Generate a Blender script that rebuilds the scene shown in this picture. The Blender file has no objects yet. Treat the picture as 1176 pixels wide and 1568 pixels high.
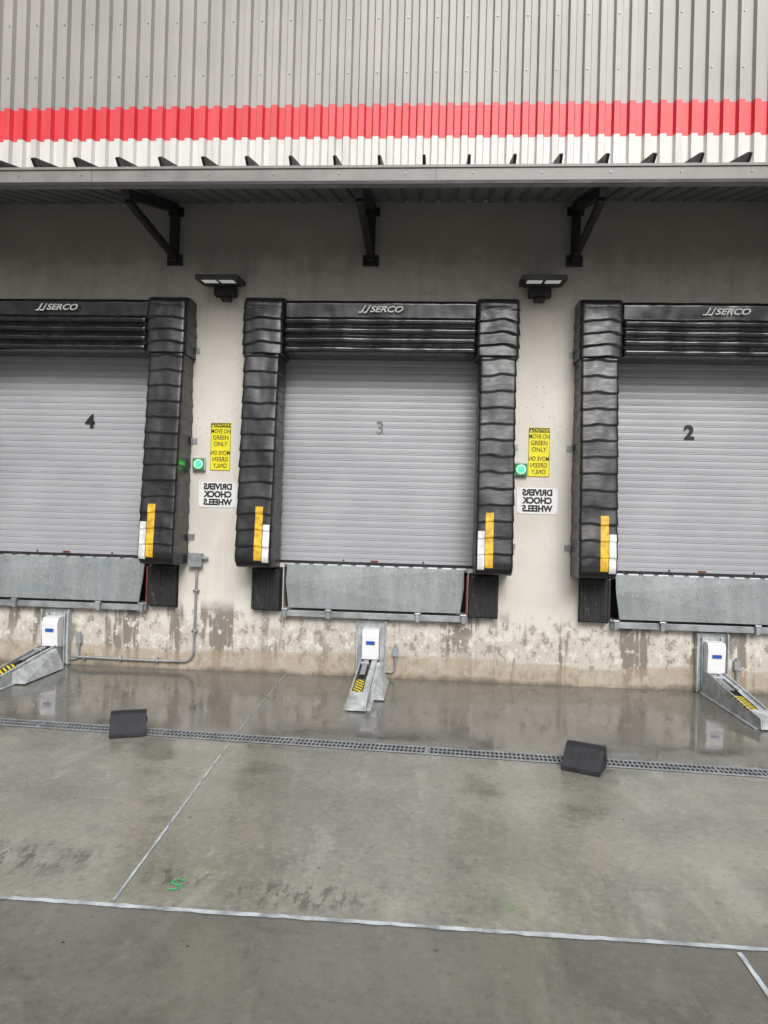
import bpy, bmesh, math, random
from mathutils import Vector, Matrix, noise
random.seed(7)
sc=bpy.context.scene
sc.view_settings.view_transform='Standard'; sc.view_settings.look='None'; sc.view_settings.exposure=0
COL=sc.collection

# ------------------------------------------------------------ helpers
def empty(name,parent=None,loc=(0,0,0)):
    o=bpy.data.objects.new(name,None); COL.objects.link(o); o.location=loc
    o.empty_display_size=.1
    if parent: o.parent=parent
    return o
class MB:
    def __init__(s): s.v=[];s.f=[];s.m=[]
    def add(s,vs,fs,mi=0):
        b=len(s.v); s.v+= [tuple(v) for v in vs]; s.f+=[tuple(i+b for i in f) for f in fs]; s.m+=[mi]*len(fs)
    def box(s,x0,x1,y0,y1,z0,z1,mi=0,M=None):
        vs=[Vector((x,y,z)) for x in (x0,x1) for y in (y0,y1) for z in (z0,z1)]
        if M: vs=[M@v for v in vs]
        s.add(vs,[(0,1,3,2),(4,6,7,5),(0,4,5,1),(2,3,7,6),(0,2,6,4),(1,5,7,3)],mi)
    def prism_x(s,prof,x0,x1,mi=0,M=None):   # prof list of (y,z)
        n=len(prof); vs=[Vector((x0,y,z)) for y,z in prof]+[Vector((x1,y,z)) for y,z in prof]
        if M: vs=[M@v for v in vs]
        s.add(vs,[tuple(range(n)),tuple(range(2*n-1,n-1,-1))]+[(i,i+n,(i+1)%n+n,(i+1)%n) for i in range(n)],mi)
    def prism_y(s,prof,y0,y1,mi=0,M=None):   # prof (x,z)
        n=len(prof); vs=[Vector((x,y0,z)) for x,z in prof]+[Vector((x,y1,z)) for x,z in prof]
        if M: vs=[M@v for v in vs]
        s.add(vs,[tuple(range(n)),tuple(range(2*n-1,n-1,-1))]+[(i,i+n,(i+1)%n+n,(i+1)%n) for i in range(n)],mi)
    def beam(s,a,b,w,h,mi=0):
        a=Vector(a);b=Vector(b);d=(b-a).normalized();L=(b-a).length
        q=Vector((1,0,0)); 
        if abs(d.x)>.9: q=Vector((0,0,1))
        u=(q-d*q.dot(d)).normalized(); w2=d.cross(u)
        M=Matrix((u,w2,d)).transposed().to_4x4(); M.translation=a
        s.box(-w/2,w/2,-h/2,h/2,0,L,mi,M)
    def cyl(s,a,b,r,n=12,mi=0):
        a=Vector(a);b=Vector(b);d=(b-a).normalized();q=Vector((1,0,0)) if abs(d.x)<.9 else Vector((0,0,1))
        u=(q-d*q.dot(d)).normalized();w=d.cross(u)
        vs=[p+u*r*math.cos(2*math.pi*i/n)+w*r*math.sin(2*math.pi*i/n) for p in (a,b) for i in range(n)]
        s.add(vs,[(i,(i+1)%n,(i+1)%n+n,i+n) for i in range(n)]+[tuple(range(n-1,-1,-1)),tuple(range(n,2*n))],mi)
    def tube(s,pts,r,n=10,mi=0):
        pts=[Vector(p) for p in pts]; rings=[]
        for k,p in enumerate(pts):
            d=(pts[min(k+1,len(pts)-1)]-pts[max(k-1,0)]).normalized()
            q=Vector((0,1,0)); u=(q-d*q.dot(d)).normalized(); w=d.cross(u)
            rings.append([p+u*r*math.cos(2*math.pi*i/n)+w*r*math.sin(2*math.pi*i/n) for i in range(n)])
        vs=[v for R in rings for v in R]
        s.add(vs,[(k*n+i,k*n+(i+1)%n,(k+1)*n+(i+1)%n,(k+1)*n+i) for k in range(len(pts)-1) for i in range(n)],mi)
    def obj(s,name,mats,parent=None,bevel=0,smooth=False,loc=None,autosm=None):
        me=bpy.data.meshes.new(name); me.from_pydata(s.v,[],s.f)
        if not isinstance(mats,(list,tuple)): mats=[mats]
        for m in mats: me.materials.append(m)
        me.polygons.foreach_set('material_index',s.m)
        bm=bmesh.new(); bm.from_mesh(me); bmesh.ops.recalc_face_normals(bm,faces=bm.faces); bm.to_mesh(me); bm.free()
        if smooth: me.polygons.foreach_set('use_smooth',[True]*len(me.polygons))
        me.update()
        o=bpy.data.objects.new(name,me); COL.objects.link(o)
        if parent: o.parent=parent
        if loc: o.location=loc
        if bevel:
            b=o.modifiers.new('bevel','BEVEL'); b.width=bevel; b.segments=2; b.limit_method='ANGLE'
        return o

class NT:
    def __init__(s,name):
        s.mat=bpy.data.materials.new(name); s.mat.use_nodes=True; s.t=s.mat.node_tree; s.n=s.t.nodes; s.l=s.t.links
        s.b=s.n['Principled BSDF']; s.tc=s.n.new('ShaderNodeTexCoord'); s.xyz=None
    def new(s,t,**k):
        n=s.n.new(t)
        for a,b in k.items(): setattr(n,a,b)
        return n
    def put(s,inp,val):
        if isinstance(val,bpy.types.NodeSocket): s.l.new(val,inp)
        else: inp.default_value=val
    def coord(s,scale=(1,1,1),loc=(0,0,0),rot=(0,0,0)):
        m=s.new('ShaderNodeMapping'); s.l.new(s.tc.outputs['Object'],m.inputs[0])
        m.inputs['Scale'].default_value=scale; m.inputs['Location'].default_value=loc; m.inputs['Rotation'].default_value=rot
        return m.outputs[0]
    def axis(s,a):
        if not s.xyz:
            x=s.new('ShaderNodeSeparateXYZ'); s.l.new(s.tc.outputs['Object'],x.inputs[0]); s.xyz=x
        return s.xyz.outputs[a]
    def noise(s,scale,detail=4,rough=.55,vec=None,dist=0):
        n=s.new('ShaderNodeTexNoise'); n.inputs['Scale'].default_value=scale; n.inputs['Detail'].default_value=detail
        n.inputs['Roughness'].default_value=rough; n.inputs['Distortion'].default_value=dist
        s.l.new(vec if vec else s.tc.outputs['Object'],n.inputs['Vector']); return n.outputs['Fac']
    def voro(s,scale,vec=None,feature='F1',out='Distance'):
        n=s.new('ShaderNodeTexVoronoi',feature=feature); n.inputs['Scale'].default_value=scale
        s.l.new(vec if vec else s.tc.outputs['Object'],n.inputs['Vector']); return n.outputs[out]
    def math(s,op,a,b=0,c=None,clamp=False):
        n=s.new('ShaderNodeMath',operation=op,use_clamp=clamp); s.put(n.inputs[0],a); s.put(n.inputs[1],b)
        if c is not None: s.put(n.inputs[2],c)
        return n.outputs[0]
    def rng(s,v,a,b,c=0,d=1,smooth=True):
        n=s.new('ShaderNodeMapRange'); 
        if smooth: n.interpolation_type='SMOOTHSTEP'
        s.put(n.inputs['Value'],v); s.put(n.inputs['From Min'],a); s.put(n.inputs['From Max'],b); s.put(n.inputs['To Min'],c); s.put(n.inputs['To Max'],d)
        return n.outputs[0]
    def mix(s,f,a,b,mode='MIX'):
        n=s.new('ShaderNodeMix',data_type='RGBA',blend_type=mode)
        def c(v): return v if isinstance(v,bpy.types.NodeSocket) else (tuple(v)+(1,) if len(v)==3 else v)
        s.put(n.inputs[0],f); s.put(n.inputs[6],c(a)); s.put(n.inputs[7],c(b)); return n.outputs[2]
    def bump(s,h,strength=.3,dist=.01):
        n=s.new('ShaderNodeBump'); s.put(n.inputs['Strength'],strength); n.inputs['Distance'].default_value=dist
        s.l.new(h,n.inputs['Height']); s.l.new(n.outputs[0],s.b.inputs['Normal']); return n
    def fin(s,color,rough=.5,metal=0,spec=.5):
        c=color if isinstance(color,bpy.types.NodeSocket) else tuple(color)+(1,)
        s.put(s.b.inputs['Base Color'],c); s.put(s.b.inputs['Roughness'],rough); s.put(s.b.inputs['Metallic'],metal)
        s.b.inputs['Specular IOR Level'].default_value=spec
        return s.mat
def paint(name,col,rough=.5,metal=0,var=.25,scale=6,bump=0,scuff=None):
    t=NT(name); n=t.noise(scale,4,.6)
    d=tuple(c*(1-var) for c in col); u=tuple(min(1,c*(1+var*.4)) for c in col)
    c=t.mix(t.rng(n,.3,.7),d,u)
    if scuff: c=t.mix(t.rng(t.noise(scale*2.2,5,.75,t.coord((1,1,.6),(4,7,2))),.60,.68,0,.8),c,scuff)
    if bump: t.bump(t.noise(scale*9,2),bump,.004)
    return t.fin(c,t.rng(n,.3,.7,rough*.85,min(1,rough*1.15)),metal)

# ------------------------------------------------------------ materials
def m_wall():
    t=NT('painted_concrete'); z=t.axis('Z'); x=t.axis('X')
    big=t.noise(.9,3,.6); mid=t.noise(4.5,6,.7); vs=t.noise(4.2,4,.62,t.coord((1,1,.11)))
    pe=t.noise(10,5,.72,t.coord((1,1,.75),(8,1,4)))
    c=t.mix(t.rng(big,.3,.7),(.62,.585,.53),(.73,.695,.64))
    c=t.mix(t.rng(mid,.48,.75,0,.30),c,(.50,.47,.42))
    c=t.mix(t.rng(vs,.54,.72,0,.22),c,(.43,.40,.35))
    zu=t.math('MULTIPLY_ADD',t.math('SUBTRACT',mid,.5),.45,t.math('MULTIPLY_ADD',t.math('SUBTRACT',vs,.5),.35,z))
    c=t.mix(t.rng(zu,3.85,4.6,0,.80),c,(.16,.152,.135))  # canopy shade painted into the wall colour, mottled together with soiling
    zn=t.math('MULTIPLY_ADD',t.math('SUBTRACT',mid,.5),.75,z)
    c=t.mix(t.rng(zn,.66,.36,0,.55),c,(.41,.36,.295))
    dm=t.math('MULTIPLY',t.rng(vs,.52,.57,0,1),t.rng(z,.78,.60,0,1))
    dm=t.math('MULTIPLY',dm,t.rng(big,.38,.52,.15,1))
    c=t.mix(t.math('MULTIPLY',dm,.80),c,(.155,.13,.105))
    low=t.rng(z,.82,.5,0,1)
    c=t.mix(t.math('MULTIPLY',t.rng(pe,.555,.58,0,.75),low),c,(.25,.215,.175))
    c=t.mix(t.math('MULTIPLY',t.rng(pe,.45,.43,0,.8),low),c,(.70,.68,.63))
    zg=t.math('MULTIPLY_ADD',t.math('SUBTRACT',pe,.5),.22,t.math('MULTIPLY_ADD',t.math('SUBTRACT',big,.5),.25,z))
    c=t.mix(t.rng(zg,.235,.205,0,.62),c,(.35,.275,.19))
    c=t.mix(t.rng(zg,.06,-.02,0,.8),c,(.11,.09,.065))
    vo=t.voro(24); sel=t.rng(big,.5,.6,.15,1)
    pit=t.math('MULTIPLY',t.rng(vo,.17,.10,0,1),sel)
    c=t.mix(t.math('MULTIPLY',pit,.75),c,(.22,.18,.14))
    crm=t.math('MULTIPLY',t.rng(t.math('ABSOLUTE',t.math('SUBTRACT',mid,.47)),.0035,.0,0,1),t.rng(pe,.5,.56,0,1))
    c=t.mix(t.math('MULTIPLY',crm,.55),c,(.22,.18,.15))
    t.bump(t.math('MULTIPLY_ADD',pit,-.5,pe),.35,.008)
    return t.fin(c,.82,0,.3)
def m_siding():
    t=NT('painted_metal_siding'); z=t.axis('Z')
    n=t.noise(.7,3,.6); n2=t.noise(3.5,4,.65,t.coord((1,1,.10)))
    c=t.mix(t.rng(n,.3,.7),(.345,.33,.31),(.41,.392,.366))
    c=t.mix(t.rng(n2,.5,.75,0,.4),c,(.26,.245,.23))
    c=t.mix(t.rng(z,6.02,6.025,1,0,False),c,t.mix(t.rng(n2,.4,.7),(.66,.038,.05),(.74,.065,.078)))
    lo=t.mix(t.rng(n2,.45,.8),(.70,.69,.66),(.50,.485,.45))
    c=t.mix(t.rng(z,5.675,5.68,1,0,False),c,lo)
    return t.fin(c,.42,0,.5)
def m_floor():
    t=NT('wet_concrete'); x=t.axis('X'); y=t.axis('Y')
    big=t.noise(.7,5,.65); mid=t.noise(2.6,7,.70,None,.3); fine=t.noise(26,4,.75)
    sw=t.noise(3.4,5,.65,t.coord((1,.3,1),(0,0,0),(0,0,.6)),1.0)
    c=t.mix(t.rng(big,.32,.68),(.200,.195,.162),(.315,.303,.255))
    c=t.mix(t.rng(mid,.47,.66,0,.55),c,(.15,.144,.12))
    c=t.mix(t.rng(sw,.54,.66,0,.38),c,(.40,.388,.335))
    c=t.mix(t.rng(fine,.52,.70,0,.45),c,(.44,.43,.39))
    c=t.mix(t.rng(fine,.46,.34,0,.45),c,(.08,.075,.062))
    yn=t.math('MULTIPLY_ADD',t.math('SUBTRACT',mid,.5),.8,y)
    wet=t.rng(yn,-2.55,-1.85,0,1)
    c=t.mix(t.math('MULTIPLY',wet,.68),c,(.10,.094,.085))
    c=t.mix(t.rng(y,-4.46,-4.465,0,.55,False),c,(.09,.087,.076))
    def spot(cx,cy,rx,ry):
        a=t.math('POWER',t.math('DIVIDE',t.math('SUBTRACT',x,cx),rx),2); b=t.math('POWER',t.math('DIVIDE',t.math('SUBTRACT',y,cy),ry),2)
        return t.rng(t.math('ADD',a,b),1,.1,0,1)
    st=t.rng(t.noise(20,5,.75,t.coord((1,.30,1),(2,0,0),(0,0,-.5))),.49,.58,0,1)
    m=t.math('MAXIMUM',t.math('MAXIMUM',spot(-.55,-4.29,.42,.15),spot(-1.15,-4.2,.30,.10)),spot(-2.0,-4.1,.6,.22))
    c=t.mix(t.math('MULTIPLY',t.math('MULTIPLY',st,m),.68),c,(.05,.047,.04))
    vo=t.voro(3.1); c=t.mix(t.rng(vo,.05,.03,0,.6),c,(.06,.055,.045))
    r=t.rng(mid,.40,.62,.25,.08); r=t.math('MULTIPLY_ADD',wet,-.12,r); r=t.math('MULTIPLY_ADD',fine,.10,r); r=t.math('MAXIMUM',r,.035)
    t.bump(t.math('MULTIPLY_ADD',fine,.45,mid),t.math('MULTIPLY_ADD',wet,-.055,.08),.006)
    return t.fin(c,r,0,.6)
def m_vinyl(name='black_vinyl',rough=.36,col=(.020,.020,.022),b=.28,spec=.5,coat=0):
    t=NT(name); n=t.noise(9,4,.6,t.coord((1,1,2.2)),.4)
    c=t.mix(t.rng(n,.52,.75,0,.5),col,(.04,.04,.042))
    t.bump(n,b,.012)
    if coat: t.b.inputs['Coat Weight'].default_value=coat; t.b.inputs['Coat Roughness'].default_value=.08; t.b.inputs['Coat IOR'].default_value=1.6
    return t.fin(c,t.rng(n,.3,.7,rough*.8,rough*1.25),0,spec)
def m_door():
    t=NT('steel_slats'); n=t.noise(1.2,3,.6); s=t.noise(5,4,.6,t.coord((.15,1,6)))
    c=t.mix(t.rng(n,.3,.7),(.40,.402,.43),(.46,.462,.49)); c=t.mix(t.rng(s,.5,.75,0,.3),c,(.34,.34,.365))
    return t.fin(c,.42,.1,.5)
def m_plate():
    t=NT('diamond_plate'); 
    a=t.voro(30,t.coord((1,1,.6),(0,0,0),(0,.785,0))); n=t.noise(5,4,.65,t.coord((1,1,.2))); n2=t.noise(14,4,.7)
    c=t.mix(t.rng(n,.3,.7),(.205,.23,.238),(.29,.318,.327)); c=t.mix(t.rng(n2,.52,.70,0,.45),c,(.14,.14,.135))
    c=t.mix(t.rng(a,.25,.12,0,.45),c,(.40,.43,.44))
    t.bump(t.rng(a,.32,.15,0,1),.6,.004)
    return t.fin(c,.48,.1,.5)
def m_stripe(name,a,b,scale):
    t=NT(name); v=t.math('ADD',t.axis('X'),t.math('MULTIPLY',t.axis('Y'),1.0))
    f=t.math('FRACT',t.math('MULTIPLY',v,scale)); c=t.mix(t.math('GREATER_THAN',f,.5),a,b)
    n=t.noise(30,4); c=t.mix(t.rng(n,.6,.75,0,.5),c,(.1,.09,.07)); return t.fin(c,.5)
def emis(name,col,s):
    t=NT(name); t.b.inputs['Emission Color'].default_value=tuple(col)+(1,); t.b.inputs['Emission Strength'].default_value=s
    n=t.noise(10,2); return t.fin(t.mix(n,col,tuple(c*.8 for c in col)),.3)

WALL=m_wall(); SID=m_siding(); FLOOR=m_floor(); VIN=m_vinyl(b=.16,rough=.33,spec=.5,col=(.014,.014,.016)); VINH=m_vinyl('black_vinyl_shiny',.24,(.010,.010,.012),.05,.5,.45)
DOOR=m_door(); PLATE=m_plate()
GALV=paint('galvanised_steel',(.36,.38,.40),.45,.4,.25,8); LGREY=paint('light_grey_paint',(.50,.53,.54),.45,0,.35,9,0,(.22,.20,.17))
DKST=paint('dark_steel',(.016,.015,.016),.5); FASC=paint('fascia_paint',(.25,.24,.225),.4,0,.25,3)
RUB=paint('black_rubber',(.02,.02,.022),.65,0,.5,9,.5,(.16,.155,.145)); DARK=paint('interior_dark',(.012,.012,.013),.8)
CHK=paint('chock_rubber',(.022,.023,.028),.6,0,.5,15,.5,(.06,.06,.058))
YEL=paint('yellow_paint',(.80,.47,.02),.5,0,.4,18,0,(.30,.20,.06)); WHT=paint('white_paint',(.80,.80,.78),.5,0,.3,18); WHD=paint('scuffed_white',(.80,.80,.78),.5,0,.3,14,0,(.25,.24,.22))
SY=paint('sign_yellow',(.83,.74,.02),.4,0,.06,6); SW=paint('sign_white',(.82,.82,.82),.4,0,.06,6); BLK=paint('sign_black',(.010,.010,.010),.5,0,.2)
SEAL=paint('joint_sealant',(.50,.55,.58),.55,0,.5,7,.4,(.30,.30,.28)); BLU=paint('blue_label',(.02,.10,.45),.4); RED=paint('rust_red',(.30,.045,.02),.6,0,.5)
CANW=paint('canopy_panel',(.16,.17,.18),.5,0,.2,3); STR=m_stripe('hazard_stripes',(.8,.6,.02),(.015,.015,.015),16)
WIN=emis('lamp_window',(.85,.85,.82),.25); GRN=emis('green_led',(.02,1,.10),5.5); GRN2=paint('green_housing',(.03,.28,.10),.4)
NUMG=paint('number_grey',(.20,.20,.215),.5); GMARK=paint('floor_mark_green',(.04,.55,.17),.5,0,.6,60,0,(.2,.22,.17)); GRIT=paint('grit',(.07,.06,.045),.8,0,.7,30)

def text(s,size,loc,mat,parent,name,mirror=False,shear=0,bold=.0,sx=1,sz=1,align='CENTER'):
    cu=bpy.data.curves.new(name,'FONT'); cu.body=s; cu.size=size; cu.align_x=align; cu.align_y='CENTER'; cu.shear=shear; cu.offset=bold; cu.extrude=.0006
    o=bpy.data.objects.new('tmp',cu); COL.objects.link(o); bpy.context.view_layer.update()
    me=bpy.data.meshes.new_from_object(o.evaluated_get(bpy.context.evaluated_depsgraph_get())); bpy.data.objects.remove(o)
    k=-sx if mirror else sx
    for v in me.vertices: v.co=Vector((v.co.x*k,-v.co.z,v.co.y*sz))
    if mirror: me.flip_normals()
    me.materials.clear(); me.materials.append(mat)
    ob=bpy.data.objects.new(name,me); COL.objects.link(ob); ob.location=loc; ob.parent=parent; return ob

# ------------------------------------------------------------ ground
g=MB(); 
xs=[-60,-12,12,60]; ys=[-70,-14,0.0]
for i in range(3):
    for j in range(2):
        g.add([(xs[i],ys[j],0),(xs[i+1],ys[j],0),(xs[i+1],ys[j+1],0),(xs[i],ys[j+1],0)],[(0,1,2,3)])
g.obj('concrete_ground',FLOOR)

def wob_strip(mb,a,b,w,z,step=.05,amp=.008,seed=0):
    a=Vector(a);b=Vector(b);d=(b-a);L=d.length;d.normalize();n=Vector((-d.y,d.x,0));k=int(L/step)+1;vs=[]
    for i in range(k+1):
        p=a+d*L*i/k; e1=noise.noise(Vector((i*.7,seed,0)))*amp; e2=noise.noise(Vector((i*.7,seed+9,0)))*amp
        w1=w/2*(1+.5*noise.noise(Vector((i*.18,seed+4,0)))); dr_=noise.noise(Vector((i*.05,seed+2,0)))*amp*1.2
        q=p-n*(w1-dr_)+n*e1; r=p+n*(w1+dr_)+n*e2; vs+=[(q.x,q.y,z),(r.x,r.y,z)]
    mb.add(vs,[(2*i,2*i+2,2*i+3,2*i+1) for i in range(k)])
j=MB(); wob_strip(j,(-14,-4.455,0),(14,-4.475,0),.027,.004,seed=1)
wob_strip(j,(-1.50,-.02,0),(-1.45,-2.1,0),.006,.004,seed=3,amp=.002); wob_strip(j,(-1.44,-2.35,0),(-1.33,-4.43,0),.012,.004,seed=5,amp=.004)
wob_strip(j,(1.26,-4.50,0),(1.28,-12,0),.020,.004,seed=7)
wob_strip(j,(-6.3,-.02,0),(-6.2,-4.43,0),.014,.004,seed=8)
j.obj('expansion_joint',SEAL)

# green floor mark: a small squared S
sp=MB(); cx,cy=-1.11,-4.27
path=[(.024,.040),(-.002,.046),(-.024,.036),(-.026,.014),(-.006,.004),(.018,-.004),(.024,-.024),(.006,-.040),(-.024,-.040)]
P_=[]
for k in range(len(path)-1):
    a=Vector(path[k]);b=Vector(path[k+1])
    for q in range(4): P_.append(a+(b-a)*q/4)
P_.append(Vector(path[-1])); vs=[]
for k,p in enumerate(P_):
    d=(P_[min(k+1,len(P_)-1)]-P_[max(k-1,0)]).normalized(); n=Vector((-d.y,d.x)); ww=.0055*(.7+.6*random.random())
    vs+=[(cx+p.x-n.x*ww,cy+p.y-n.y*ww,.004),(cx+p.x+n.x*ww,cy+p.y+n.y*ww,.004)]
sp.add(vs,[(2*i,2*i+2,2*i+3,2*i+1) for i in range(len(P_)-1)])
sp.obj('green_floor_mark',GMARK)
# scattered grit
gr=MB()
for k in range(150):
    x=random.uniform(-4,3.5); y=random.choice([random.uniform(-5.2,-.3),random.uniform(-.25,-.03)]); r=random.uniform(.002,.0065)
    if y>-.3: r*=1.3
    vs=[]; 
    for a in range(6):
        t=a/6*2*math.pi+random.uniform(-.3,.3); vs.append((x+r*1.3*math.cos(t),y+r*math.sin(t),.0008))
    vs.append((x+random.uniform(-.3,.3)*r,y,.001+r*random.uniform(.4,.9)))
    gr.add(vs,[(a,(a+1)%6,6) for a in range(6)])
gr.obj('scattered_grit',GRIT)

# trench drain
dr=MB(); 
def dy(x): return -2.24-.054*(x+.44)
ang=math.atan(-.054); Md=Matrix.Translation((0,dy(0),0))@Matrix.Rotation(ang,4,'Z')
dr.box(-14,14,-.075,.075,.0005,.004,1,Md)
for yy,ww in ((-.078,.014),(-.002,.004),(.064,.014)): dr.box(-14,14,yy,yy+ww,.004,.011,0,Md)
x=-9
while x<9:
    dr.box(x,x+.010,-.064,.064,.004,.0095,0,Md); x+=.031
x=-9
while x<9:
    dr.box(x,x+.018,-.064,.064,.0042,.0105,0,Md); x+=1.0
dr.obj('trench_drain',[GALV,DARK])

# ------------------------------------------------------------ warehouse
bld=empty('warehouse_building')
CX=[-3.985,-.585,2.815]; S=3.40
w=MB()
xcuts=[-16]; 
for c in CX: xcuts+= [c-1.2,c-.97,c+.97,c+1.2]
xcuts+=[16]; zc=[0,.69,1.17,3.62,5.4]
for i in range(len(xcuts)-1):
    for k in range(4):
        xm=(xcuts[i]+xcuts[i+1])/2; zm=(zc[k]+zc[k+1])/2
        hole=any((abs(xm-c)<.97 and .69<zm<3.62) or (abs(xm-c)<1.2 and 1.17<zm<3.62) for c in CX)
        if not hole:
            w.add([(xcuts[i],0,zc[k]),(xcuts[i+1],0,zc[k]),(xcuts[i+1],0,zc[k+1]),(xcuts[i],0,zc[k+1])],[(0,1,2,3)])
for c in CX:
    for s_ in (-1,1):
        w.add([(c+s_*1.2,0,1.17),(c+s_*1.2,.3,1.17),(c+s_*1.2,.3,3.62),(c+s_*1.2,0,3.62)],[(0,1,2,3)])
        w.add([(c+s_*.97,0,.69),(c+s_*.97,.3,.69),(c+s_*.97,.3,1.17),(c+s_*.97,0,1.17)],[(0,1,2,3)])
        w.add([(c+s_*.97,0,1.17),(c+s_*1.2,0,1.17),(c+s_*1.2,.3,1.17),(c+s_*.97,.3,1.17)],[(0,1,2,3)])
    w.add([(c-1.2,0,3.62),(c+1.2,0,3.62),(c+1.2,.3,3.62),(c-1.2,.3,3.62)],[(0,1,2,3)])
    w.add([(c-.97,0,.69),(c+.97,0,.69),(c+.97,.3,.69),(c-.97,.3,.69)],[(0,1,2,3)])
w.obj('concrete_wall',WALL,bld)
b=MB(); b.box(-16,16,.3,14,0,10.2); b.obj('building_core',DARK,bld)
# corrugated siding
sd=MB(); P=.155; prof=[]; x=-16
while x<16:
    prof+=[(x,-.020),(x+.062,-.020),(x+.078,-.072),(x+.139,-.072)]; x+=P
n=len(prof); vs=[(p[0],p[1],5.058) for p in prof]+[(p[0],p[1],10.2) for p in prof]
sd.add(vs,[(i,i+1,i+1+n,i+n) for i in range(n-1)])
sd.obj('corrugated_siding',SID,bld)
sr=MB(); 
for zz in (6.35,6.92,7.6,8.4):
    x=-16+.1085
    k=0
    while x<16:
        if k%2==0: sr.cyl((x,-.072,zz),(x,-.081,zz),.009,8)
        x+=P;k+=1
sr.obj('siding_screws',GALV,bld)

# canopy
can=empty('canopy',None)
YF=-1.36
cp=MB(); prof=[]; x=-16
while x<16:
    prof+=[(x,0),(x+.10,0),(x+.115,.025),(x+.15,.025)]; x+=.165
n=len(prof)
vs=[(p[0],YF+.03,4.60+p[1]) for p in prof]+[(p[0],-.004,5.0+p[1]) for p in prof]
cp.add(vs,[(i,i+1,i+1+n,i+n) for i in range(n-1)])
cp.obj('underside_panel',CANW,can)
ct=MB(); ct.prism_x([(YF+.03,4.69),(-.075,5.09),(-.075,5.07),(YF+.03,4.67)],-16,16)
x=-16+.05
while x<16:
    ct.prism_x([(YF-.065,4.775),(YF-.03,4.80),(-.075,5.17),(-.075,5.09),(YF+.03,4.69),(YF+.0,4.722)],x,x+.024,1); x+=.385
ct.obj('roof_panel',[CANW,DKST],can)
fb=MB(); fb.prism_x([(YF,4.575),(YF,4.715),(YF+.03,4.72),(YF+.03,4.60),(YF+.09,4.59),(YF+.09,4.57)],-16,16)
fb.prism_x([(YF-.012,4.70),(YF-.012,4.722),(YF-.001,4.722),(YF-.001,4.70)],-16,16)
fb.prism_x([(YF-.008,4.56),(YF-.008,4.59),(YF-.001,4.59),(YF-.001,4.56)],-16,16,1)
x=-15.9
while x<16: fb.cyl((x,YF,4.655),(x,YF-.008,4.655),.007,8,2); x+=.385*1.5
x=-15.3
while x<16: fb.box(x,x+.003,YF-.0015,YF-.0003,4.591,4.699,1); x+=3.05
fb.obj('fascia_gutter',[FASC,DKST,GALV],can)
bk=MB()
for i in range(-5,7):
    x=-.72+i*2.115
    bk.box(x-.042,x+.042,-.09,-.004,4.36,4.96)
    bk.box(x-.085,x+.085,-.022,-.003,4.33,4.45)
    bk.box(x-.085,x+.085,-.022,-.003,4.86,4.95)
    bk.beam((x,-.09,4.92),(x,YF+.10,4.535),.075,.085)
    bk.beam((x,-.09,4.42),(x,YF+.16,4.50),.06,.06)
bk.obj('support_brackets',DKST,can,bevel=.004)

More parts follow.
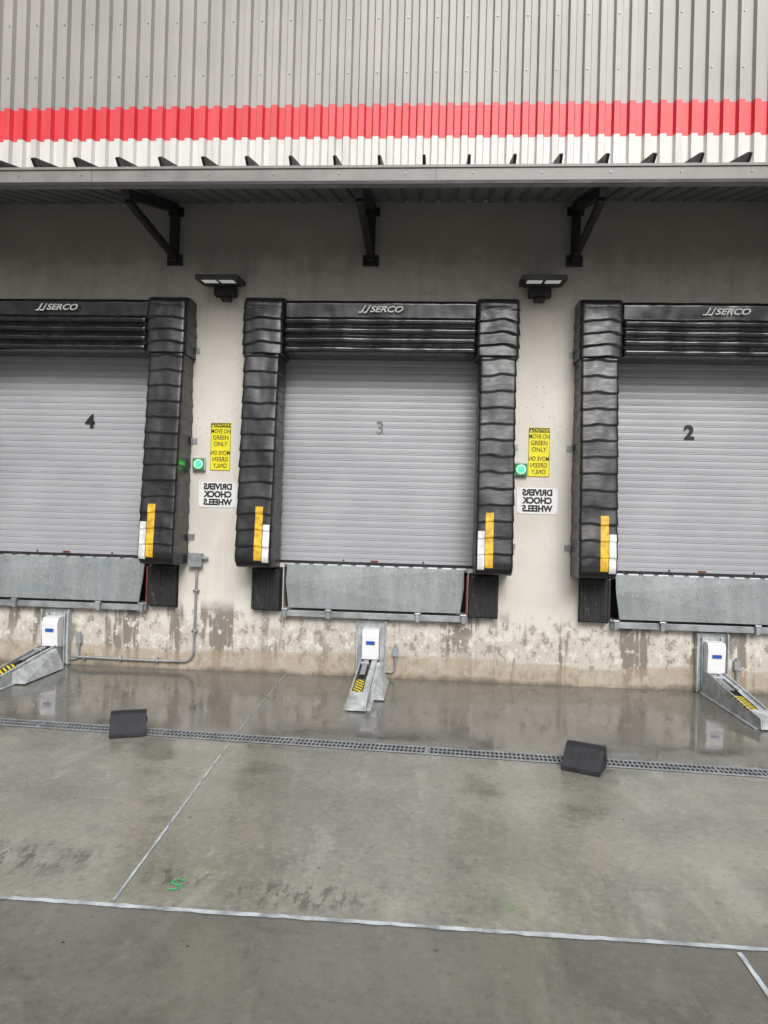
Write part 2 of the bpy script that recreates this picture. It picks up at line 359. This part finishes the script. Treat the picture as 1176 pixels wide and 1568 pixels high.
# ------------------------------------------------------------ vinyl loft
def loft(mb,x0,x1,z0,z1,depth,amp,pitch,zb,seed,rc=.045,nx=12,dz=.008,topround=.06,botround=.03,sidebulge=.6,curv=.12,mi=0,wr=.008,y0=0.0,pn=.06,roll=False):
    w=x1-x0; per=[]
    for k in range(4): per.append((-1,0,k/4.))
    for k in range(4): 
        a=k/4*math.pi/2; per.append(('L',a))
    for k in range(nx+1): per.append(('F',k/nx))
    for k in range(1,5): per.append(('R',k/4*math.pi/2))
    for k in range(1,5): per.append((1,0,1-k/4.))
    rows=int((z1-z0)/dz); V=[]
    def pt(p,z):
        zz=(z-z0); zt=z1-z
        d=depth(z)
        r=1.0
        if zt<topround: r=math.sqrt(max(0,1-(1-zt/topround)**2)); d=d-topround*(1-r)
        if zz<botround: r=math.sqrt(max(0,1-(1-zz/botround)**2)); d=d-botround*(1-r)
        def pr(u):
            q=(z-zb)/pitch+curv*(2*u-1)**2+pn*noise.noise(Vector((u*2.5+seed,seed,z*1.5)))
            t=q-math.floor(q); a=amp(z)
            k=int(math.floor(q))
            if roll:
                sag=1+.22*noise.noise(Vector((u*7,k*3.3,seed)))
                return a*sag*math.sin(math.pi*t)**.7
            jit=.65+.8*abs(noise.noise(Vector((k*1.7+.3+u*1.2,seed*2.1,.5))))
            e=(1-t)**1.1
            e+= .12*noise.noise(Vector((u*5+k*3.7,seed,t*1.2)))*(1-t)
            if t<.09: e*=.1+.9*math.sin(t/.09*math.pi/2)
            return a*e*jit
        if p[0]==-1 or p[0]==1:
            u=0 if p[0]==-1 else 1
            f=p[2]; o=pr(u)*sidebulge
            X=(x0-o) if u==0 else (x1+o); Y=-(d-rc)*f
        elif p[0]=='F':
            u=p[1]; X=x0+rc+(w-2*rc)*u; Y=-(d+pr(u))
        elif p[0]=='L':
            a=p[1]; o=pr(0); X=x0+rc-(rc+o*sidebulge)*math.cos(a); Y=-(d-rc)-(rc+o)*math.sin(a)
        else:
            a=p[1]; o=pr(1); X=x1-rc+(rc+o*sidebulge)*math.sin(a); Y=-(d-rc)-(rc+o)*math.cos(a)
        nn=noise.noise(Vector((X*4,z*3,seed)))*wr+noise.noise(Vector((X*13,z*6,seed+3)))*wr*.35
        if p[0] not in(-1,1): Y-=nn
        else: X+=nn*p[0]
        return (X,min(Y,0)+y0,z)
    m=len(per)
    for i in range(rows+1):
        z=z0+(z1-z0)*i/rows
        V+=[pt(p,z) for p in per]
    F=[(i*m+k,i*m+k+1,(i+1)*m+k+1,(i+1)*m+k) for i in range(rows) for k in range(m-1)]
    b0=len(V); V+=[(v[0],y0,z0) for v in V[:m]]; F+=[(k,k+1,b0+k+1,b0+k) for k in range(m-1)]
    t0=len(V); V+=[(v[0],y0,z1) for v in V[rows*m:rows*m+m]]; F+=[(rows*m+k,rows*m+k+1,t0+k+1,t0+k) for k in range(m-1)]
    mb.add(V,F,mi)
    return pt,rc,w

def dock_seal(c,idx):
    root=empty('dock_seal',None,(c,0,0))
    dep=lambda z:.27+.20*(3.9-z)/2.74
    for s_ in (-1,1):
        x0,x1=(-1.38,-1.02) if s_<0 else (1.02,1.38)
        m=MB(); pt,rc,w_=loft(m,x0,x1,1.14,3.42,dep,lambda z:.0145 if z>1.3 else .0145*max(0,(z-1.14)/.16),.162,1.19,idx*7.3+s_*2.1,botround=.13,rc=.022,sidebulge=.8,wr=.010,curv=.06,dz=.007,pn=.12)
        m.obj('side_pad',VIN,root,smooth=True)
        st=MB()
        def strip(xa,xb,za,zb_,mi):
            N=int((zb_-za)/.008); vs=[]
            for i in range(N+1):
                z=za+(zb_-za)*i/N
                for xx in (xa,(xa+xb)/2,xb):
                    u=min(1,max(0,(xx-x0-rc)/(w_-2*rc)))
                    p=pt(('F',u),z); yy=p[1]-.006
                    if xx>x1-rc+.001 or xx<x0+rc-.001:
                        e=(abs(xx-(x0+x1)/2)-(w_/2-rc))/rc; yy+=rc*(1-math.sqrt(max(0,1-e*e)))*1.0
                    vs.append((xx,yy,z))
            F=[]
            for i in range(N):
                for k in range(2): F.append((i*3+k,i*3+k+1,(i+1)*3+k+1,(i+1)*3+k))
            st.add(vs,F,mi)
        if s_<0:
            strip(-1.185,-1.108,1.22,1.76,0); strip(-1.102,-1.035,1.20,1.58,1)
        else:
            strip(1.108,1.185,1.22,1.76,0); strip(1.035,1.102,1.20,1.58,1)
        st.obj('guide_stripes',[YEL,WHD],root)
        m=MB(); x0,x1=(-1.40,-.985) if s_<0 else (.985,1.40)
        loft(m,x0,x1,3.32,3.92,lambda z:.325,lambda z:.026 if z<3.80 else .003,.125,3.32,idx*3.3+s_*5.1,topround=.09,curv=.22,wr=.012,rc=.035,botround=.01,pn=.18,dz=.006,sidebulge=.6)
        m.obj('corner_wrap',VIN,root,smooth=True)
        cl=MB()
        for zz in (3.42,2.45,1.42):
            xa=s_*1.40; cl.box(min(xa,xa+s_*.05),max(xa,xa+s_*.05),-.012,-.003,zz-.03,zz+.03); cl.box(xa-.003,xa+.003,-.05,-.012,zz-.03,zz+.03)
            cl.cyl((xa+s_*.028,-.012,zz),(xa+s_*.028,-.02,zz),.008,8)
        cl.obj('mounting_clips',GALV,root)
    m=MB()
    loft(m,-.975,.975,3.335,3.90,lambda z:.27,lambda z:.050 if z<3.717 else .0,.0955,3.335,idx*1.9+20,rc=.01,nx=70,dz=.005,topround=.05,curv=0,sidebulge=0,wr=.009,pn=.05,roll=True)
    m.obj('head_pad',VINH,root,smooth=True)
    text('SERCO',.085,(.06,-.303,3.79),WHT,root,'lettering',shear=.35,bold=.0015,sx=1.25)
    lg=MB()
    for k in range(2):
        x=-.185+k*.05
        lg.prism_y([(x-.035,3.755),(x+.0,3.755),(x+.045,3.83),(x+.030,3.83),(x-.005,3.767),(x-.035,3.765)],-.3045,-.303)
    lg.obj('emblem',WHT,root)
for i,c in enumerate(CX): dock_seal(c,i)

# ------------------------------------------------------------ doors, levellers, bumpers, restraints
def roll_door(c,num,idx):
    root=empty('roll_up_door',None,(c,0,0))
    m=MB(); z=1.235; pr=[]; p=.071
    while z<3.70:
        for t,y in ((0,.1235),(.08,.1190),(.45,.1165),(.78,.1180),(.84,.112),(.93,.112),(.985,.1235)): pr.append((y,z+t*p))
        z+=p
    n=len(pr); vs=[(-1.2,y,z) for y,z in pr]+[(1.2,y,z) for y,z in pr]
    m.add(vs,[(i,i+n,i+1+n,i+1) for i in range(n-1)]); m.obj('slat_curtain',DOOR,root)
    b=MB(); b.box(-1.2,1.2,.10,.15,1.20,1.235,0); b.box(-1.2,1.2,.09,.16,1.172,1.199,1); b.box(-.06,.02,.094,.10,1.205,1.222,2)
    b.cyl((-.35,.10,1.215),(-.35,.092,1.215),.01,8,1); b.cyl((.5,.10,1.215),(.5,.092,1.215),.01,8,1)
    b.obj('bottom_bar',[DOOR,RUB,RED],root)
    fr=MB(); 
    for s_ in (-1,1): fr.box(s_*1.2-.03*(s_>0)-.0,s_*1.2+.03*(s_<0),.04,.098,1.172,3.62)
    fr.obj('guide_rails',GALV,root)
    if num=='3': text('3',.19,(.0,.108,2.635),NUMG,root,'number',bold=.002,sx=1.0)
    else: text(num,.20,({'4':.2,'2':-.18}[num],.108,2.645),BLK,root,'number',bold=.009,sx=1.0)
roll_door(CX[0],'4',0); roll_door(CX[1],'3',1); roll_door(CX[2],'2',2)

def leveler(c,idx):
    root=empty('dock_leveler',None,(c,0,0))
    m=MB()
    vs=[(-.93,-.045,1.165),(.93,-.045,1.165),(.93,-.085,.98),(.895,-.10,.715),(-.895,-.10,.715),(-.93,-.085,.98)]
    vs2=[(x,y+.018,z) for x,y,z in vs]; n=6
    m.add(vs+vs2,[tuple(range(6)),tuple(range(11,5,-1))]+[(i,(i+1)%n,(i+1)%n+n,i+n) for i in range(n)])
    m.obj('lip_plate',PLATE,root,bevel=.003)
    d=MB(); d.box(-.968,.968,.02,.10,1.13,1.168,0); 
    for k in range(13): 
        x=-.90+k*.15; d.cyl((x-.05,-.025,1.165),(x+.05,-.025,1.165),.014,8,0)
    d.box(-.968,.968,.2,.25,.69,1.12,1)
    d.obj('deck_frame',[GALV,DARK],root)
    s=MB(); s.box(-.97,.97,-.075,-.003,.625,.688,0); s.box(-.97,.97,-.088,-.076,.625,.688,0)
    for x in (-.47,.46,-.93,.93): 
        s.box(x-.02,x+.02,-.125,-.089,.615,.70,0); s.cyl((x-.03,-.115,.70),(x+.03,-.115,.70),.014,8,0)
    s.obj('sill_angle',GALV,root,bevel=.002)
    e=MB(); e.box(.955,.966,-.06,.0,.70,1.10); e.obj('edge_guard',RED,root)
for i,c in enumerate(CX): leveler(c,i)

for c in CX:
    for s_ in (-1,1):
        r=empty('dock_bumper',None,(c+s_*1.135,0,0)); m=MB()
        k=0; x=-.15
        m.box(-.155,.155,-.012,-.002,.665,1.13,1)
        while x<.13:
            d=.105+.012*random.random(); z0=.685+.006*random.random(); m.box(x,x+.0225,-d,-.013,z0,1.105+.012*random.random(),0); x+=.0245
        m.cyl((-.152,-.06,.76),(.152,-.06,.76),.012,8,1); m.cyl((-.152,-.06,1.03),(.152,-.06,1.03),.012,8,1)
        m.obj('rubber_pads',[RUB,DKST],r)

def restraint(x0,idx):
    r=empty('vehicle_restraint',None,(x0,0,0))
    m=MB()
    m.box(-.155,.155,-.012,-.002,0.012,.60); m.box(-.155,-.143,-.075,-.012,.012,.60); m.box(.143,.155,-.075,-.012,.012,.60)
    m.box(-.10,-.088,-.05,-.012,.012,.56); m.box(.088,.10,-.05,-.012,.012,.56)
    for zz in (.08,.2,.32,.45):
        for sx in (-.149,.149): m.cyl((sx-.01,-.045,zz),(sx+.01,-.045,zz),.010,8,0)
    m.obj('wall_track',LGREY,r,bevel=.002)
    m=MB(); m.prism_x([(-.05,.20),(-.16,.22),(-.175,.46),(-.15,.52),(-.05,.53)],-.085,.085,0)
    m.box(-.045,.045,-.1795,-.1755,.375,.41,1); m.obj('carriage_housing',[SW,BLU],r,bevel=.006)
    m=MB()
    prof=[(-.03,.012),(-.03,.24),(-.20,.235),(-1.16,.115),(-1.33,.10),(-1.345,.012)]
    m.prism_x(prof,-.095,-.083,0); m.prism_x(prof,.063,.075,0)
    m.prism_x([(-.03,.06),(-.03,.20),(-.2,.20),(-1.10,.085),(-1.10,.02)],-.082,.062,1)
    m.prism_x([(-.16,.215),(-.62,.172),(-.62,.15),(-.16,.19)],.020,.0615,0)
    m.prism_x([(-1.10,.012),(-1.10,.118),(-1.335,.095),(-1.34,.012)],-.082,.062,0)
    m.box(-.13,.11,-1.30,-.05,.002,.011,0)
    m.obj('ramp_channel',[LGREY,DKST],r,bevel=.002)
    m=MB(); m.prism_x([(-.74,.140),(-.74,.144),(-1.04,.106),(-1.04,.102)],-.076,.005,0)
    m.prism_x([(-.62,.157),(-.62,.161),(-1.09,.102),(-1.09,.098)],.015,.0615,1)
    m.obj('hazard_plate',[STR,LGREY],r)
    m=MB(); m.prism_x([(-.20,.210),(-.62,.162),(-.62,.170),(-.20,.222)],-.06,-.01,0); m.cyl((-.08,-.30,.205),(.0,-.30,.205),.022,10,0); m.obj('lock_hook',GALV,r)
    m=MB()
    m.add([(.077,-.22,.21),(.077,-.95,.115),(.077,-.95,.012),(.077,-.22,.012),(.11,-.22,.21),(.11,-.95,.115),(.205,-.95,.012),(.205,-.22,.012)],
      [(0,1,5,4),(4,5,6,7),(1,2,6,5),(0,4,7,3),(0,3,2,1)])
    m.obj('guide_wing',LGREY,r,bevel=.002)
    m=MB()
    m.prism_x([(-.75,.150),(-.75,.166),(-1.16,.115),(-1.16,.099)],-.0985,-.0955,0); m.obj('edge_stripe',STR,r)
    m=MB(); m.box(.225,.285,-.05,-.004,.24,.33,0); m.tube([(.255,-.03,.24),(.255,-.03,.12),(.245,-.03,.085),(.22,-.03,.07),(.16,-.03,.07)],.010)
    m.cyl((.255,-.03,.33),(.255,-.03,.36),.014,8,0); m.obj('supply_box',GALV,r)
for i,x in enumerate((-4.02,-.60,2.86)): restraint(x,i)

# ------------------------------------------------------------ wall fittings
def caution(x,z):
    r=empty('caution_sign',None,(x,0,z)); m=MB(); m.box(-.11,.11,-.006,-.002,-.255,.255,0); m.box(-.104,.104,-.0075,-.0062,.205,.247,1)
    m.add([(-.100,-.0085,.211),(-.068,-.0085,.211),(-.084,-.0085,.241)],[(0,1,2)],0)
    m.obj('sign_panel',[SY,BLK],r)
    bd=MB()
    for a in ((-.108,.108,.250,.253),(-.108,.108,-.253,-.250)): bd.box(a[0],a[1],-.0072,-.0062,a[2],a[3])
    for a in (-.108,.105): bd.box(a,a+.003,-.0072,-.0062,-.2495,.2495)
    bd.obj('sign_border',BLK,r)
    text('CAUTION',.038,(.020,-.0085,.226),SY,r,'sign_text',bold=.0006)
    for k,s in enumerate(('MOVE ON','GREEN','ONLY')): text(s,.066,(0,-.0075,.162-k*.068),BLK,r,'sign_text',bold=.0004,sx=.70 if k==0 else .85)
    for k,s in enumerate(('MOVE ON','GREEN','ONLY')): text(s,.066,(0,-.0075,-.070-k*.068),BLK,r,'sign_text',mirror=True,bold=.0004,sx=.70 if k==0 else .85)
caution(-2.28,2.395); caution(1.085,2.405)
def chock_sign(x,z):
    r=empty('chock_wheels_sign',None,(x,0,z)); m=MB(); m.box(-.208,.208,-.006,-.002,-.135,.135); m.obj('sign_panel',SW,r)
    for k,s in enumerate(('DRIVERS','CHOCK','WHEELS')): text(s,.088,(0,-.0075,.083-k*.083),BLK,r,'sign_text',mirror=True,bold=.0045,sx=.93)
    s=MB()
    for a in (-.19,.19):
        for b_ in (-.12,.12): s.cyl((a,-.006,b_),(a,-.009,b_),.005,8)
    s.obj('sign_screws',GALV,r)
chock_sign(-2.295,1.88); chock_sign(1.08,1.90)
def signal(x,z):
    r=empty('signal_light',None,(x,0,z)); m=MB(); m.box(-.07,.07,-.045,-.002,-.07,.07); m.obj('housing',LGREY,r,bevel=.01)
    m=MB(); m.box(-.062,.062,-.056,-.0455,-.062,.062); m.obj('bezel',GRN2,r,bevel=.012)
    m=MB(); m.cyl((0,-.0562,0),(0,-.060,0),.050,24,0); m.obj('reflector',SW,r)
    m=MB(); m.cyl((0,-.0605,0),(0,-.067,0),.036,24,0); m.obj('lens',GRN,r)
signal(-2.50,2.20); signal(.90,2.22)
def flood(x,z):
    r=empty('floodlight',None,(x,0,z)); m=MB()
    m.box(-.11,.11,-.14,-.004,-.11,-.01,0); m.box(-.05,.05,-.10,-.01,-.16,-.111,0)
    for k in range(6): m.box(-.115,.115,-.135+k*.02,-.127+k*.02,-.118,-.111,0)
    m.obj('wall_box',DKST,r,bevel=.006)
    m=MB(); T=Matrix.Translation((0,-.10,.0))@Matrix.Rotation(math.radians(5),4,'X')
    m.box(-.22,.22,-.31,0,-.02,.03,0,T)
    for a in (-.165,.015): m.box(a,a+.15,-.285,-.165,-.024,-.0205,1,T)
    m.box(-.18,.18,-.13,-.02,-.032,-.0205,0,T)
    m.obj('lamp_head',[DKST,WIN],r,bevel=.004)
flood(-2.25,4.10); flood(1.04,4.11)

cd=empty('electrical_conduit'); m=MB()
def elbow(cx,cz,r,a0,a1,y): return [(cx+r*math.cos(a),y,cz+r*math.sin(a)) for a in [a0+(a1-a0)*k/8 for k in range(9)]]
pts=[(-2.49,-.03,1.11),(-2.495,-.03,.6)]+elbow(-2.62,.21,.12,0,-math.pi/2,-.03)+[(-3.0,-.03,.085),(-3.84,-.03,.095)]
m.tube(pts,.0125)
for p in ((-2.493,.85),(-2.497,.42)): m.box(p[0]-.03,p[0]+.03,-.046,-.003,p[1]-.01,p[1]+.01)
for xx in (-2.9,-3.3,-3.7): m.box(xx-.01,xx+.01,-.046,-.003,.06,.12)
m.obj('pipe',GALV,cd,smooth=True)
m=MB(); m.box(-2.57,-2.43,-.075,-.003,1.11,1.25); m.box(-2.575,-2.425,-.082,-.076,1.105,1.255); m.cyl((-2.43,-.04,1.2),(-2.37,-.04,1.2),.02,10); m.obj('junction_box',GALV,cd,bevel=.003)

def chock(x,y,rz):
    r=empty('wheel_chock',None,(x,y,0)); r.rotation_euler=(0,0,rz)
    m=MB(); m.prism_x([(-.13,0.006),(-.128,.035),(-.075,.085),(-.01,.145),(.03,.16),(.075,.155),(.115,.06),(.125,.006)],-.13,.13)
    m.box(-.115,.115,-.10,.10,.002,.0055)
    m.cyl((-.137,.03,.09),(-.13,.03,.09),.022,12); m.cyl((.137,.03,.09),(.13,.03,.09),.022,12)
    m.obj('rubber_wedge',CHK,r,bevel=.007)
chock(-2.26,-2.18,math.radians(22)); chock(1.09,-2.45,math.radians(-24))

# ------------------------------------------------------------ camera
p_,y_,r_=0.00667544,0.06865789,-0.02739097; F=1078.99; h=1.69291588
f=Vector((-math.sin(y_)*math.cos(p_),math.cos(y_)*math.cos(p_),math.sin(p_)))
rt=Vector((math.cos(y_),math.sin(y_),0)); up=rt.cross(f)
r2=rt*math.cos(r_)-up*math.sin(r_); u2=up*math.cos(r_)+rt*math.sin(r_)
cam=bpy.data.cameras.new('camera'); co=bpy.data.objects.new('camera',cam); COL.objects.link(co)
M=Matrix((r2,u2,-f)).transposed().to_4x4(); M.translation=Vector((0,-7.4,h)); co.matrix_world=M
cam.sensor_fit='VERTICAL'; cam.sensor_height=36; cam.lens=36*F/1568; cam.clip_end=300; cam.clip_start=.05
sc.camera=co

# ------------------------------------------------------------ light (overcast)
EL=math.radians(38); 
wd=bpy.data.worlds.new('World'); sc.world=wd; wd.use_nodes=True; nt=wd.node_tree; bg=nt.nodes['Background']
sky=nt.nodes.new('ShaderNodeTexSky'); sky.sky_type='NISHITA'; sky.sun_disc=False; sky.sun_elevation=EL; sky.sun_rotation=math.radians(170)
sky.air_density=1.2; sky.dust_density=4.0
hs=nt.nodes.new('ShaderNodeHueSaturation'); hs.inputs['Saturation'].default_value=.2; nt.links.new(sky.outputs[0],hs.inputs['Color'])
# overcast luminance distribution: dim at the horizon, bright overhead
tc=nt.nodes.new('ShaderNodeTexCoord'); sp=nt.nodes.new('ShaderNodeSeparateXYZ'); nt.links.new(tc.outputs['Generated'],sp.inputs[0])
mr=nt.nodes.new('ShaderNodeMapRange'); mr.interpolation_type='SMOOTHSTEP'; nt.links.new(sp.outputs[2],mr.inputs['Value'])
mr.inputs['From Min'].default_value=.05; mr.inputs['From Max'].default_value=.75; mr.inputs['To Min'].default_value=.14; mr.inputs['To Max'].default_value=1.5
mx=nt.nodes.new('ShaderNodeVectorMath'); mx.operation='SCALE'; nt.links.new(hs.outputs[0],mx.inputs[0]); nt.links.new(mr.outputs[0],mx.inputs['Scale'])
nt.links.new(mx.outputs[0],bg.inputs[0]); bg.inputs[1].default_value=.14
sl=bpy.data.lights.new('sun','SUN'); sl.energy=1.5; sl.angle=math.radians(28); sl.color=(1,.985,.965)
so=bpy.data.objects.new('sun',sl); COL.objects.link(so)
az=math.radians(-80); d=Vector((math.cos(az)*math.cos(EL),math.sin(az)*math.cos(EL),math.sin(EL)))
so.rotation_euler=d.to_track_quat('Z','Y').to_euler()
